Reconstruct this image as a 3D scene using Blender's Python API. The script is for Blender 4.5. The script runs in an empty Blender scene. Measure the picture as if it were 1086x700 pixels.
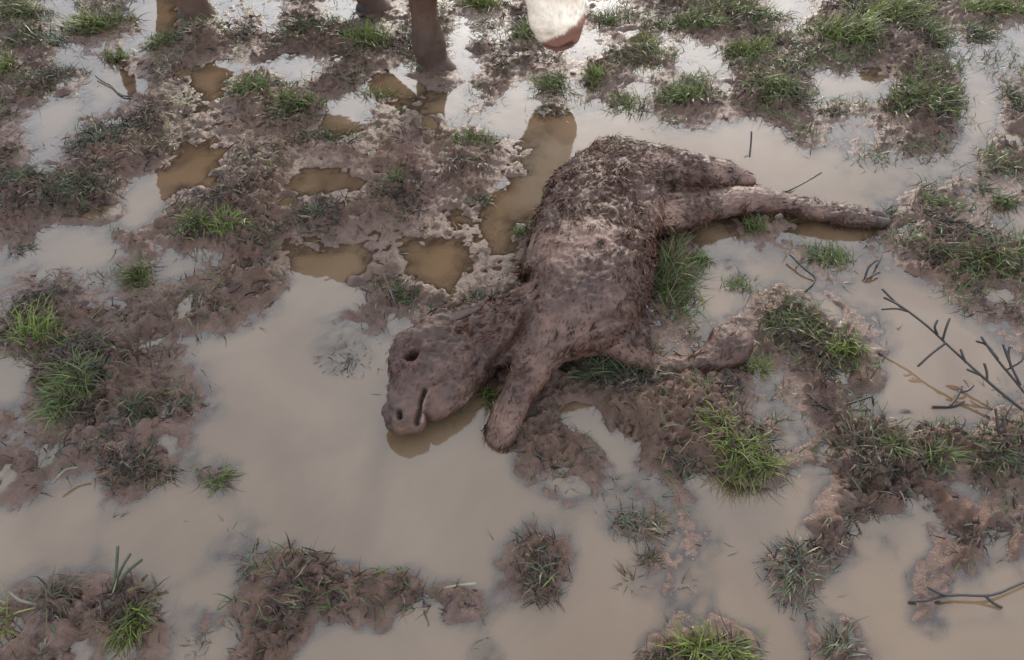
import bpy, math
import numpy as np
from mathutils import Vector

# ------------------------------------------------------------------ camera, sky, sun, exposure
scene = bpy.context.scene
COL = scene.collection
H_CAM, PITCH, FPX = 1.6, math.radians(49.0), 852.0          # metres, down-tilt, focal length in photo pixels
cam_d = bpy.data.cameras.new('camera')
cam = bpy.data.objects.new('camera', cam_d); COL.objects.link(cam)
cam.location = (0, 0, H_CAM); cam.rotation_euler = (math.pi/2 - PITCH, 0, 0)
cam_d.sensor_width = 36.0; cam_d.lens = 36.0*FPX/1086.0
cam_d.clip_start = 0.05; cam_d.clip_end = 2000
scene.camera = cam

SUN_EL, SUN_AZ = math.radians(20), math.radians(3)          # veiled sun ahead and to the right: wet things are backlit
world = bpy.data.worlds.new('World'); scene.world = world; world.use_nodes = True
nt = world.node_tree; nt.nodes.clear()
w_out = nt.nodes.new('ShaderNodeOutputWorld'); w_bg = nt.nodes.new('ShaderNodeBackground')
sky = nt.nodes.new('ShaderNodeTexSky'); sky.sky_type = 'NISHITA'; sky.sun_disc = False
sky.sun_elevation = SUN_EL; sky.sun_rotation = SUN_AZ
sky.air_density = 1.0; sky.dust_density = 3.0; sky.ozone_density = 1.0
hsv = nt.nodes.new('ShaderNodeHueSaturation'); hsv.inputs['Saturation'].default_value = 0.30
tc = nt.nodes.new('ShaderNodeTexCoord')
cn = nt.nodes.new('ShaderNodeTexNoise'); cn.inputs['Scale'].default_value = 2.2; cn.inputs['Detail'].default_value = 4
cr = nt.nodes.new('ShaderNodeMapRange'); cr.inputs['From Min'].default_value = .3; cr.inputs['From Max'].default_value = .7
cr.inputs['To Min'].default_value = .85; cr.inputs['To Max'].default_value = 1.15
cl = nt.nodes.new('ShaderNodeMixRGB'); cl.blend_type = 'MIX'; cl.inputs['Fac'].default_value = .52
cl.inputs['Color2'].default_value = (6.6, 7.6, 8.9, 1)       # the closed grey cloud layer
cm = nt.nodes.new('ShaderNodeMixRGB'); cm.blend_type = 'MULTIPLY'; cm.inputs['Fac'].default_value = 1
nt.links.new(sky.outputs[0], hsv.inputs['Color']); nt.links.new(hsv.outputs[0], cl.inputs['Color1'])
nt.links.new(tc.outputs['Generated'], cn.inputs['Vector']); nt.links.new(cn.outputs[0], cr.inputs[0])
nt.links.new(cl.outputs[0], cm.inputs['Color1']); nt.links.new(cr.outputs[0], cm.inputs['Color2'])
nt.links.new(cm.outputs[0], w_bg.inputs['Color']); w_bg.inputs['Strength'].default_value = 0.15
nt.links.new(w_bg.outputs[0], w_out.inputs['Surface'])

sun_d = bpy.data.lights.new('sun', 'SUN'); sun_d.energy = 1.3; sun_d.angle = math.radians(10); sun_d.color = (1, .88, .72)
sun = bpy.data.objects.new('sun', sun_d); COL.objects.link(sun)
sdir = Vector((math.sin(SUN_AZ)*math.cos(SUN_EL), math.cos(SUN_AZ)*math.cos(SUN_EL), math.sin(SUN_EL)))
sun.rotation_euler = sdir.to_track_quat('Z', 'Y').to_euler(); sun.location = (3, -4, 6)
scene.view_settings.view_transform = 'Standard'; scene.view_settings.look = 'None'
scene.view_settings.exposure = 1.48; scene.view_settings.gamma = 1.0
scene.render.engine = 'CYCLES'
scene.cycles.max_bounces = 6; scene.cycles.transparent_max_bounces = 8

rng = np.random.default_rng(7)

# ------------------------------------------------------------------ helpers
FWD = np.array([0, math.cos(PITCH), -math.sin(PITCH)]); UPV = np.array([0, math.sin(PITCH), math.cos(PITCH)])
def P(px, py, z=0.0):
    """world point at height z that stands where the photograph shows (px, py)"""
    d = FWD + np.array([(px-543)/FPX, 0, 0]) - UPV*((py-350)/FPX)
    return np.array([0, 0, H_CAM]) + d*((z-H_CAM)/d[2])
def project(v):
    v = np.asarray(v) - np.array([0, 0, H_CAM]); dep = v@FWD
    dep = np.where(dep > .02, dep, .02)
    return 543 + v[..., 0]/dep*FPX, 350 - (v@UPV)/dep*FPX, dep
def mpp(px, py, z=0.0):
    return float((P(px, py, z) - np.array([0, 0, H_CAM]))@FWD)/FPX      # metres per photo pixel there

def _hash(ix, iy, iz, seed):
    n = (ix.astype(np.int64)*374761393 + iy.astype(np.int64)*668265263 + iz.astype(np.int64)*2147483647 + seed*974634777) & 0xffffffff
    n = ((n ^ (n >> 13))*1274126177) & 0xffffffff
    n = ((n ^ (n >> 16))*2246822519) & 0xffffffff
    return (n ^ (n >> 15)) & 0xffffffff
def noise2(x, y, seed=0):
    x0 = np.floor(x); y0 = np.floor(y); fx = x-x0; fy = y-y0
    u = fx*fx*fx*(fx*(fx*6-15)+10); v = fy*fy*fy*(fy*(fy*6-15)+10)
    def g(dx, dy):
        a = _hash(x0+dx, y0+dy, np.zeros_like(x0), seed)*(2*np.pi/4294967296.0)
        return np.cos(a)*(fx-dx) + np.sin(a)*(fy-dy)
    return ((g(0,0)*(1-u)+g(1,0)*u)*(1-v) + (g(0,1)*(1-u)+g(1,1)*u)*v)*1.5
def noise3(p, seed=0):
    f0 = np.floor(p); f = p-f0; w = f*f*(3-2*f); out = 0
    for dx in (0,1):
        for dy in (0,1):
            for dz in (0,1):
                h = _hash(f0[:,0]+dx, f0[:,1]+dy, f0[:,2]+dz, seed)/4294967296.0*2-1
                out = out + h*np.where(dx, w[:,0], 1-w[:,0])*np.where(dy, w[:,1], 1-w[:,1])*np.where(dz, w[:,2], 1-w[:,2])
    return out
def worley(x, y, seed=0):
    x0 = np.floor(x); y0 = np.floor(y); d1 = np.full(x.shape, 9.0)
    for dx in (-1,0,1):
        for dy in (-1,0,1):
            h = _hash(x0+dx, y0+dy, np.zeros_like(x0), seed); h2 = _hash(x0+dx, y0+dy, np.ones_like(x0), seed+5)
            cx = x0+dx+h/4294967296.0; cy = y0+dy+h2/4294967296.0
            d1 = np.minimum(d1, (cx-x)**2+(cy-y)**2)
    return np.sqrt(d1)
def sstep(a, b, x):
    t = np.clip((x-a)/(b-a), 0, 1); return t*t*(3-2*t)

def mesh_np(name, verts, faces_flat, loop_total, smooth=True):
    me = bpy.data.meshes.new(name)
    verts = np.asarray(verts, np.float32); faces_flat = np.asarray(faces_flat, np.int32); loop_total = np.asarray(loop_total, np.int32)
    me.vertices.add(len(verts)); me.vertices.foreach_set('co', verts.ravel())
    me.loops.add(len(faces_flat)); me.loops.foreach_set('vertex_index', faces_flat)
    me.polygons.add(len(loop_total))
    ls = np.zeros(len(loop_total), np.int32); ls[1:] = np.cumsum(loop_total)[:-1]
    me.polygons.foreach_set('loop_start', ls)
    if smooth: me.polygons.foreach_set('use_smooth', np.ones(len(loop_total), bool))
    me.update(calc_edges=True); me.validate(); return me
def attr_f(me, name, vals):
    a = me.attributes.new(name, 'FLOAT', 'POINT'); a.data.foreach_set('value', np.asarray(vals, np.float32).ravel())
def attr_c(me, name, cols):
    cols = np.asarray(cols, np.float32)
    if cols.shape[1] == 3: cols = np.hstack([cols, np.ones((len(cols),1), np.float32)])
    a = me.attributes.new(name, 'FLOAT_COLOR', 'POINT'); a.data.foreach_set('color', cols.ravel())
def link(name, me, mat, parent=None, label=None, cat=None, group=None, kind=None, loc=None):
    o = bpy.data.objects.new(name, me); COL.objects.link(o)
    if mat is not None and me is not None and not me.materials: me.materials.append(mat)
    if parent is not None: o.parent = parent
    if loc is not None: o.location = loc
    if label: o['label'] = label
    if cat: o['category'] = cat
    if group: o['group'] = group
    if kind: o['kind'] = kind
    return o

def material(name):
    m = bpy.data.materials.new(name); m.use_nodes = True
    return m, m.node_tree, m.node_tree.nodes['Principled BSDF']
def N(t, typ, **kw):
    n = t.nodes.new(typ)
    for k, v in kw.items():
        if k in n.inputs: n.inputs[k].default_value = v
        else: setattr(n, k, v)
    return n

# ------------------------------------------------------------------ materials
def mat_mud():
    m, t, b = material('wet_mud')
    g = N(t, 'ShaderNodeNewGeometry')
    n1 = N(t, 'ShaderNodeTexNoise', Scale=3.0, Detail=5.0); n2 = N(t, 'ShaderNodeTexNoise', Scale=28.0, Detail=6.0, Roughness=.65)
    n3 = N(t, 'ShaderNodeTexNoise', Scale=160.0, Detail=4.0, Roughness=.7)
    for n in (n1, n2, n3): t.links.new(g.outputs['Position'], n.inputs['Vector'])
    r1 = N(t, 'ShaderNodeValToRGB'); e = r1.color_ramp.elements
    e[0].position = .32; e[0].color = (.072, .0405, .0285, 1); e[1].position = .68; e[1].color = (.138, .0805, .0570, 1)
    r2 = N(t, 'ShaderNodeValToRGB'); e = r2.color_ramp.elements
    e[0].position = .35; e[0].color = (.042, .0230, .0160, 1); e[1].position = .7; e[1].color = (.140, .0820, .0585, 1)
    t.links.new(n1.outputs[0], r1.inputs[0]); t.links.new(n2.outputs[0], r2.inputs[0])
    mx = N(t, 'ShaderNodeMixRGB', Fac=.55); t.links.new(r1.outputs[0], mx.inputs[1]); t.links.new(r2.outputs[0], mx.inputs[2])
    red = N(t, 'ShaderNodeAttribute', attribute_name='red'); mr = N(t, 'ShaderNodeMixRGB'); mr.inputs[2].default_value = (.100, .052, .036, 1)
    t.links.new(red.outputs['Fac'], mr.inputs[0]); t.links.new(mx.outputs[0], mr.inputs[1])
    gr = N(t, 'ShaderNodeAttribute', attribute_name='turf'); mg = N(t, 'ShaderNodeMixRGB'); mg.inputs[2].default_value = (.030, .036, .014, 1)
    t.links.new(gr.outputs['Fac'], mg.inputs[0]); t.links.new(mr.outputs[0], mg.inputs[1])
    t.links.new(mg.outputs[0], b.inputs['Base Color'])
    wet = N(t, 'ShaderNodeAttribute', attribute_name='wet')
    rr = N(t, 'ShaderNodeMapRange'); rr.inputs['To Min'].default_value = .60; rr.inputs['To Max'].default_value = .32
    t.links.new(wet.outputs['Fac'], rr.inputs[0])
    ad = N(t, 'ShaderNodeMath', operation='MULTIPLY_ADD'); ad.inputs[1].default_value = .35; t.links.new(n2.outputs[0], ad.inputs[0])
    sb = N(t, 'ShaderNodeMath', operation='SUBTRACT'); sb.inputs[1].default_value = .16
    t.links.new(rr.outputs[0], ad.inputs[2]); t.links.new(ad.outputs[0], sb.inputs[0]); t.links.new(sb.outputs[0], b.inputs['Roughness'])
    sp = N(t, 'ShaderNodeMapRange'); sp.inputs['To Min'].default_value = .18; sp.inputs['To Max'].default_value = .36
    t.links.new(wet.outputs['Fac'], sp.inputs[0]); t.links.new(sp.outputs[0], b.inputs['Specular IOR Level'])
    a2 = N(t, 'ShaderNodeMath', operation='ADD'); t.links.new(n2.outputs[0], a2.inputs[0]); t.links.new(n3.outputs[0], a2.inputs[1])
    bp = N(t, 'ShaderNodeBump', Strength=.8, Distance=.008); t.links.new(a2.outputs[0], bp.inputs['Height']); t.links.new(bp.outputs[0], b.inputs['Normal'])
    return m
def mat_water():
    m, t, b = material('murky_puddle_water')
    out = t.nodes['Material Output']; t.nodes.remove(b)
    g = N(t, 'ShaderNodeNewGeometry')
    n0 = N(t, 'ShaderNodeTexNoise', Scale=2.2, Detail=5.0, Distortion=1.2); t.links.new(g.outputs['Position'], n0.inputs['Vector'])
    ramp = N(t, 'ShaderNodeValToRGB'); e = ramp.color_ramp.elements
    e[0].position = .32; e[0].color = (.092, .056, .031, 1); e[1].position = .68; e[1].color = (.126, .083, .050, 1)
    t.links.new(n0.outputs[0], ramp.inputs[0])
    dif = N(t, 'ShaderNodeBsdfDiffuse'); t.links.new(ramp.outputs[0], dif.inputs['Color'])
    tr = N(t, 'ShaderNodeBsdfTransparent'); tr.inputs['Color'].default_value = (.97, .93, .87, 1)
    dep = N(t, 'ShaderNodeAttribute', attribute_name='depth')       # metres of turbid water below this point
    k = N(t, 'ShaderNodeMath', operation='MULTIPLY'); k.inputs[1].default_value = -190.0
    ex = N(t, 'ShaderNodeMath', operation='EXPONENT'); t.links.new(dep.outputs['Fac'], k.inputs[0]); t.links.new(k.outputs[0], ex.inputs[0])
    body = N(t, 'ShaderNodeMixShader'); t.links.new(ex.outputs[0], body.inputs[0]); t.links.new(dif.outputs[0], body.inputs[1]); t.links.new(tr.outputs[0], body.inputs[2])
    n1 = N(t, 'ShaderNodeTexNoise', Scale=7.0, Detail=3.0); t.links.new(g.outputs['Position'], n1.inputs['Vector'])
    bp = N(t, 'ShaderNodeBump', Strength=.05, Distance=.02); t.links.new(n1.outputs[0], bp.inputs['Height'])
    gl = N(t, 'ShaderNodeBsdfGlossy', Roughness=.02); t.links.new(bp.outputs[0], gl.inputs['Normal'])
    fr = N(t, 'ShaderNodeFresnel', IOR=1.62); t.links.new(bp.outputs[0], fr.inputs['Normal'])
    top = N(t, 'ShaderNodeMixShader'); t.links.new(fr.outputs[0], top.inputs[0]); t.links.new(body.outputs[0], top.inputs[1]); t.links.new(gl.outputs[0], top.inputs[2])
    t.links.new(top.outputs[0], out.inputs['Surface']); return m
def mat_attr(name, rough=.5, spec=.4, bump=0, bscale=200, trans=0.0, nmix=.0):
    """colour comes from the per-blade / per-hair 'tint' attribute"""
    m, t, b = material(name)
    a = N(t, 'ShaderNodeAttribute', attribute_name='tint'); src = a.outputs['Color']
    g = N(t, 'ShaderNodeNewGeometry')
    if nmix:
        n = N(t, 'ShaderNodeTexNoise', Scale=40.0, Detail=5.0, Roughness=.65); t.links.new(g.outputs['Position'], n.inputs['Vector'])
        r = N(t, 'ShaderNodeMapRange'); r.inputs['From Min'].default_value = .3; r.inputs['From Max'].default_value = .7
        r.inputs['To Min'].default_value = 1-nmix; r.inputs['To Max'].default_value = 1+nmix
        t.links.new(n.outputs[0], r.inputs[0])
        mx = N(t, 'ShaderNodeMixRGB', Fac=1.0, blend_type='MULTIPLY'); t.links.new(src, mx.inputs[1]); t.links.new(r.outputs[0], mx.inputs[2]); src = mx.outputs[0]
    t.links.new(src, b.inputs['Base Color'])
    b.inputs['Roughness'].default_value = rough; b.inputs['Specular IOR Level'].default_value = spec
    if bump:
        n = N(t, 'ShaderNodeTexNoise', Scale=float(bscale), Detail=5.0, Roughness=.7); t.links.new(g.outputs['Position'], n.inputs['Vector'])
        bp = N(t, 'ShaderNodeBump', Strength=bump, Distance=.006); t.links.new(n.outputs[0], bp.inputs['Height']); t.links.new(bp.outputs[0], b.inputs['Normal'])
    if trans:
        out = t.nodes['Material Output']; tl = N(t, 'ShaderNodeBsdfTranslucent'); t.links.new(src, tl.inputs['Color'])
        ms = N(t, 'ShaderNodeMixShader', Fac=trans); t.links.new(b.outputs[0], ms.inputs[1]); t.links.new(tl.outputs[0], ms.inputs[2])
        t.links.new(ms.outputs[0], out.inputs['Surface'])
    return m
M_MUD = mat_mud(); M_WATER = mat_water()
M_GRASS = mat_attr('grass_blades', .42, .35, trans=.3)
M_DEAD = mat_attr('muddy_dead_grass', .55, .25)
M_HIDE = mat_attr('mud_caked_hide', .48, .30, bump=.55, bscale=120, nmix=.35)
M_HAIR = mat_attr('mud_clumped_hair', .52, .16)
M_COW = mat_attr('cow_coat', .6, .25, bump=.35, bscale=220, nmix=.12)
M_TWIG = mat_attr('wet_bark', .5, .4, bump=.5, bscale=260, nmix=.25)

# ------------------------------------------------------------------ the ground: height map of mud and puddles
LEVELS = """
4311322102 2123144112 3333443433 3213344444 3113555554 4344
4422444213 5534244444 3333031343 3243314444 4334556654 2341
4441321234 6644444555 4433142432 1124422134 4334556653 1212
4231123443 1002100234 2233124444 4443431113 3442332454 3232
4444300133 1155444550 1023234132 0340144425 5550000144 4103
4310203444 2256565002 3320131023 3233344435 5541443455 5103
4100344443 3344444003 3332320011 1000123321 0243212555 4004
4312555543 2233344443 4443343320 0000000000 0133233344 3134
4212555541 0145533344 4444443320 0000000000 0000122111 1233
4556653100 0355510001 4544343200 0000000000 0001101122 2342
3566651024 5555523444 4433341002 0000001111 0111112244 4234
4433320024 5555545554 4432212233 1111221123 3220002233 3220
4300024444 4456323432 2143321333 1111242113 3320012345 5443
2000002311 1144221102 4200132333 1111354221 1233313355 5555
1444224421 3445520003 4410233333 1111353123 1002321024 4444
3333122234 4555400025 4443344333 1111331002 3432111001 3333
2653443444 5543111224 3224433333 1111332002 4543322100 1333
5654344443 2211001222 2233333333 3333433233 4544433210 0123
2555544433 1000001222 1122222333 4444323333 3434432100 0012
0356655433 1100001221 0000122344 5555444443 2224444100 0001
0246655444 3210000000 0000012344 4444555543 2234332000 0012
2344455554 3200000000 0000012334 0155555653 2224310000 0012
3344454433 2100000000 0000002444 3015555664 3222444344 3244
2244455541 1000000000 0000001344 4403456665 5323555555 5555
3343445552 3310000000 0000000344 4421345666 6322555544 4455
4432144311 2321000000 0000000233 3322222123 4111345553 1124
3200023200 0111000000 0000000001 1122222000 0003444454 4334
0000110000 0012000000 0000001122 1123323210 0004544113 4443
1000110000 0222100000 0000001343 2012222220 0244543001 3443
0000121000 1222455200 0000002454 2001322220 1453320012 3323
1243223311 1125665555 5420002444 2002222110 1443100034 3211
2455444420 0024655555 5555532342 0002122200 0331000033 2111
2455555521 2345554444 3333441000 0000122210 0122100042 0000
4444455521 2345542000 0000120000 0000233443 1023320003 0000
4444223421 1245530000 0000122000 0000345554 1013442000 0000
"""
LV = np.array([[int(c) for c in r.replace(' ', '')] for r in LEVELS.strip().splitlines()], float)
NR, NC = LV.shape
TAB = np.array([-.026, -.0085, -.0014, .0038, .0110, .024, .039])
def level_map(px, py):
    """smooth level (0 deep puddle .. 6 mound top) at photo pixel positions"""
    gx = np.clip(px/20.0-.5, -1, NC); gy = np.clip(py/20.0-.5, -1, NR)
    ix = np.floor(gx).astype(int); iy = np.floor(gy).astype(int); fx = gx-ix; fy = gy-iy
    def wts(f): return [(1-f)**3/6, (3*f**3-6*f*f+4)/6, (-3*f**3+3*f*f+3*f+1)/6, f**3/6]
    wx = wts(fx); wy = wts(fy); out = np.zeros_like(gx)
    for j in range(4):
        for i in range(4):
            out += wy[j]*wx[i]*LV[np.clip(iy+j-1, 0, NR-1), np.clip(ix+i-1, 0, NC-1)]
    return np.clip(3 + (out-3)*1.16, 0, 6)
def ground(x, y):
    """height, level, pixel coords of the mud surface at world (x, y)"""
    x = np.asarray(x, float); y = np.asarray(y, float)
    wx = x + .018*noise2(x*9, y*9, 11) + .008*noise2(x*26, y*26, 12); wy = y + .018*noise2(x*9, y*9, 13) + .008*noise2(x*26, y*26, 14)
    px, py, dep = project(np.stack([wx, wy, np.full_like(wx, .008)], -1))
    inside = sstep(0, 90, px+100)*sstep(0, 90, 1186-px)*sstep(0, 90, py+60)*sstep(0, 90, 790-py)*(wy > .15)
    far = 2.9 + 3.2*noise2(x*1.7, y*1.7, 21) + 1.6*noise2(x*4.1, y*4.1, 22)
    r = np.hypot(x, y-1.5); far = np.clip(far + sstep(6, 30, r)*1.2, 0, 6)
    lv = np.where(inside > 0, level_map(px, py)*inside + far*(1-inside), far)
    lv = lv + .75*noise2(x*14, y*14, 31)*sstep(-.2, 1.0, lv) + (.75*noise2(x*33, y*33, 32) + .5*noise2(x*70, y*70, 33))*sstep(.5, 2.2, lv)
    lv = lv + (1-sstep(.6, 1.8, lv))*np.clip(.55*noise2(x*5, y*5, 36)+.5*noise2(x*11, y*11, 37), -.1, .9)
    lv = np.clip(lv, 0, 6.4)
    h = np.interp(lv, np.arange(7), TAB) + np.clip(lv-6, 0, 1)*.016
    near = 1-sstep(7, 14, r)
    rough = sstep(1.7, 4.6, lv)*(.22+.78*sstep(-.22, .30, noise2(x*4.3, y*4.3, 34)+.5*noise2(x*11, y*11, 35)))
    bil = np.abs(noise2(x*22, y*22, 41)); b2 = np.abs(noise2(x*48+3, y*48, 42)); b3 = noise2(x*105, y*105, 43)
    wl = worley(x*19+.4*noise2(x*30, y*30, 46), y*19+.4*noise2(x*30, y*30, 47), 44)
    clod = (.55-wl)*sstep(-.1, .35, noise2(x*5, y*5, 45))
    u = x+.016*noise2(x*17, y*17, 54); w_ = y+.016*noise2(x*17, y*17, 55)
    torn = 1-np.abs(noise2(u*30, w_*30, 56))*2.2; torn2 = 1-np.abs(noise2(u*64, w_*64, 57))*2.2
    det = (.5-bil*1.6)*.014 + (.3-b2)*.010 + b3*.0055 + clod*.013 + torn*np.abs(torn)*.009 + torn2*.0055 + noise2(x*210, y*210, 50)*.0022
    det += (worley(x*47, y*47, 48)-.4)*-.006
    h = h + near*(det*1.3*rough + .0022*noise2(x*40, y*40, 49)*(1-rough))
    return h, lv, px, py

def axis_coords(lo, hi, step_fn, far, n_far):
    c = [lo]
    while c[-1] < hi: c.append(c[-1] + step_fn(c[-1]))
    c = np.array(c); g = np.geomspace(step_fn(hi)*3, far, n_far)
    return np.concatenate([(lo-g)[::-1], c, c[-1]+g])
XS = axis_coords(-2.32, 2.32, lambda v: .0062, 420, 30)
YS = axis_coords(.42, 3.36, lambda v: .0042 + .0011*v, 420, 30)
GX, GY = np.meshgrid(XS, YS)
GH, GL, GPX, GPY = ground(GX, GY)

# the two hoof holes and the smooth ridge of mud pushed up by the calf's foreleg
def bump_at(px, py, rx, ry, amt, ang=0):
    global GH
    c = P(px, py, .01); s = mpp(px, py); a = math.radians(ang)
    u = (GX-c[0])*math.cos(a)+(GY-c[1])*math.sin(a); v = -(GX-c[0])*math.sin(a)+(GY-c[1])*math.cos(a)
    GH = GH + amt*np.exp(-((u/(rx*s))**2+(v/(ry*s*1.25))**2)**1.6)
bump_at(614, 443, 24, 13, -.030); bump_at(648, 472, 9, 24, -.022, 30); bump_at(600, 470, 30, 16, .014); bump_at(770, 374, 26, 14, -.014); bump_at(715, 388, 26, 9, -.010)
bump_at(672, 437, 40, 16, .026, -18); bump_at(640, 420, 30, 10, .012, -10); bump_at(690, 462, 18, 24, .018, 20)
bump_at(462, 82, 30, 14, .022); bump_at(215, 42, 16, 13, .03); bump_at(432, 88, 20, 11, -.03); bump_at(352, 88, 17, 9, .02); bump_at(505, 48, 14, 8, .015)
bump_at(925, 401, 22, 12, .018); bump_at(880, 420, 18, 14, .015); bump_at(460, 420, 45, 35, -.02); bump_at(620, 270, 70, 110, -.005)

# trodden hoof prints: cloven pits with pushed-up rims
hp = 0
while hp < 110:
    qx, qy = rng.uniform(-20, 1110), rng.uniform(5, 700); lvq = level_map(np.array([qx]), np.array([qy]))[0]
    if not 2.7 < lvq < 5.0 or (((qx-590)/150)**2+((qy-300)/170)**2 < 1) or (((qx-570)/70)**2+((qy-605)/60)**2 < 1): continue
    hp += 1; c = P(qx, qy, 0); a = rng.uniform(0, 6.283); L_, W_ = rng.uniform(.042, .062), rng.uniform(.030, .042); dp = rng.uniform(.010, .030)
    i0, i1 = np.searchsorted(XS, [c[0]-.16, c[0]+.16]); j0, j1 = np.searchsorted(YS, [c[1]-.16, c[1]+.16])
    gx, gy = GX[j0:j1, i0:i1], GY[j0:j1, i0:i1]
    u = ((gx-c[0])*math.cos(a)+(gy-c[1])*math.sin(a))/L_; w_ = (-(gx-c[0])*math.sin(a)+(gy-c[1])*math.cos(a))/W_
    r = np.sqrt(u*u+w_*w_)*(1+.25*noise2(gx*30, gy*30, 58))
    GH[j0:j1, i0:i1] += -dp*np.exp(-(r/.85)**4) + dp*.55*np.exp(-((r-1.3)/.36)**2)*np.clip(.35+1.5*noise2(gx*11+hp, gy*11, 59), -.2, 1.2) + .5*dp*np.exp(-(w_/.16)**2)*np.exp(-(r/.7)**4)
def grid_mesh(name, xs, ys, zz):
    ny, nx = zz.shape; X, Y = np.meshgrid(xs, ys)
    v = np.stack([X, Y, zz], -1).reshape(-1, 3)
    i = np.arange(nx*ny).reshape(ny, nx)
    f = np.stack([i[:-1,:-1], i[:-1,1:], i[1:,1:], i[1:,:-1]], -1).reshape(-1, 4)
    return mesh_np(name, v, f.ravel(), np.full(len(f), 4))
me = grid_mesh('mud_ground', XS, YS, GH)
wet = np.clip(1-sstep(.001, .022, GH + .004*noise2(GX*18, GY*18, 51)) + .7*sstep(.05, .45, noise2(GX*6, GY*6, 60)), 0, 1)
red = np.exp(-(((GPX-430)/95)**2+((GPY-165)/42)**2)) + .7*np.exp(-(((GPX-560)/40)**2+((GPY-195)/25)**2)) + .5*sstep(.1, .6, noise2(GX*3, GY*3, 52))
red = np.clip(red*(.7+.6*noise2(GX*12, GY*12, 53)), 0, 1)
turf = sstep(3.2, 20, np.hypot(GX, GY-1.5))*.8
attr_f(me, 'wet', wet); attr_f(me, 'red', red); attr_f(me, 'turf', turf)
link('mud_ground', me, M_MUD, kind='structure')

sx = slice(None, None, 2); WX, WY = XS[sx], YS[sx]; WH = GH[sx, sx]
WZ = np.zeros_like(WH)
me = grid_mesh('puddle_water', WX, WY, WZ)
attr_f(me, 'depth', np.clip(-WH, 0, 1))
link('puddle_water', me, M_WATER, kind='structure')

def ground_z(x, y):
    """bilinear lookup in the finished ground"""
    x = np.atleast_1d(x); y = np.atleast_1d(y)
    i = np.clip(np.searchsorted(XS, x)-1, 0, len(XS)-2); j = np.clip(np.searchsorted(YS, y)-1, 0, len(YS)-2)
    fx = (x-XS[i])/(XS[i+1]-XS[i]); fy = (y-YS[j])/(YS[j+1]-YS[j])
    return GH[j,i]*(1-fx)*(1-fy)+GH[j,i+1]*fx*(1-fy)+GH[j+1,i]*(1-fx)*fy+GH[j+1,i+1]*fx*fy

# ------------------------------------------------------------------ blades, locks, tubes
def strips(base, az, elev, bend, length, width, nseg=4, twist=None, tip=1.5, wav=0.0):
    """many curved tapering blades in one go: verts (N*(2*nseg+1)), faces"""
    n = len(base); base = np.asarray(base, float); t = np.linspace(0, 1, nseg+1)
    p = base.copy(); V = []; el = np.asarray(elev, float).copy(); a = np.asarray(az, float).copy()
    tw = np.zeros(n) if twist is None else twist
    dl = np.asarray(length)/nseg
    for k in range(nseg+1):
        side = np.stack([-np.sin(a), np.cos(a), np.zeros(n)], -1)
        upn = np.stack([-np.cos(a)*np.sin(el), -np.sin(a)*np.sin(el), np.cos(el)], -1)
        s = side*np.cos(tw)[:,None] + upn*np.sin(tw)[:,None]
        w = np.asarray(width)*.5*(1-t[k]**tip)*(.75+.25*min(1, t[k]*4))
        if k < nseg: V += [p - s*w[:,None], p + s*w[:,None]]
        else: V += [p]
        d = np.stack([np.cos(a)*np.cos(el), np.sin(a)*np.cos(el), np.sin(el)], -1)
        p = p + d*dl[:,None]; el = el - bend/nseg
        if wav: a = a + rng.normal(0, wav, n)
    V = np.stack(V, 1).reshape(-1, 3); m = 2*nseg+1
    o = (np.arange(n)*m)[:,None]
    quads = np.concatenate([o+np.array([2*k, 2*k+1, 2*k+3, 2*k+2]) for k in range(nseg-1)], 1).reshape(-1, 4)
    tris = (o+np.array([2*nseg-2, 2*nseg-1, 2*nseg])).reshape(-1, 3)
    flat = np.concatenate([quads.ravel(), tris.ravel()]); lt = np.concatenate([np.full(len(quads), 4), np.full(len(tris), 3)])
    return V, flat, lt, m
def blade_mesh(name, parts_, cols, m_each):
    V, flat, lt = parts_
    me = mesh_np(name, V, flat, lt); attr_c(me, 'tint', np.repeat(cols, m_each, 0)); return me
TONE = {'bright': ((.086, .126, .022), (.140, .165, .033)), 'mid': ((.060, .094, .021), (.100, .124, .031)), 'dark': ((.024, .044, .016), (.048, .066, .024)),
        'grey': ((.062, .074, .048), (.105, .108, .072)), 'muddy': ((.055, .038, .025), (.060, .062, .028)), 'yellow': ((.13, .14, .03), (.17, .15, .045))}
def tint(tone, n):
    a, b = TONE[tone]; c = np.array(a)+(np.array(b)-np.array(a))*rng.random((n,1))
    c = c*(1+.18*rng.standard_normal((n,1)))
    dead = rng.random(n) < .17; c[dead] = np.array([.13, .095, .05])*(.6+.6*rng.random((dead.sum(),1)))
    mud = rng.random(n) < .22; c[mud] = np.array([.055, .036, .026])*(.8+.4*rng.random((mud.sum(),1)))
    return np.clip(c, .006, 1)

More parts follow.
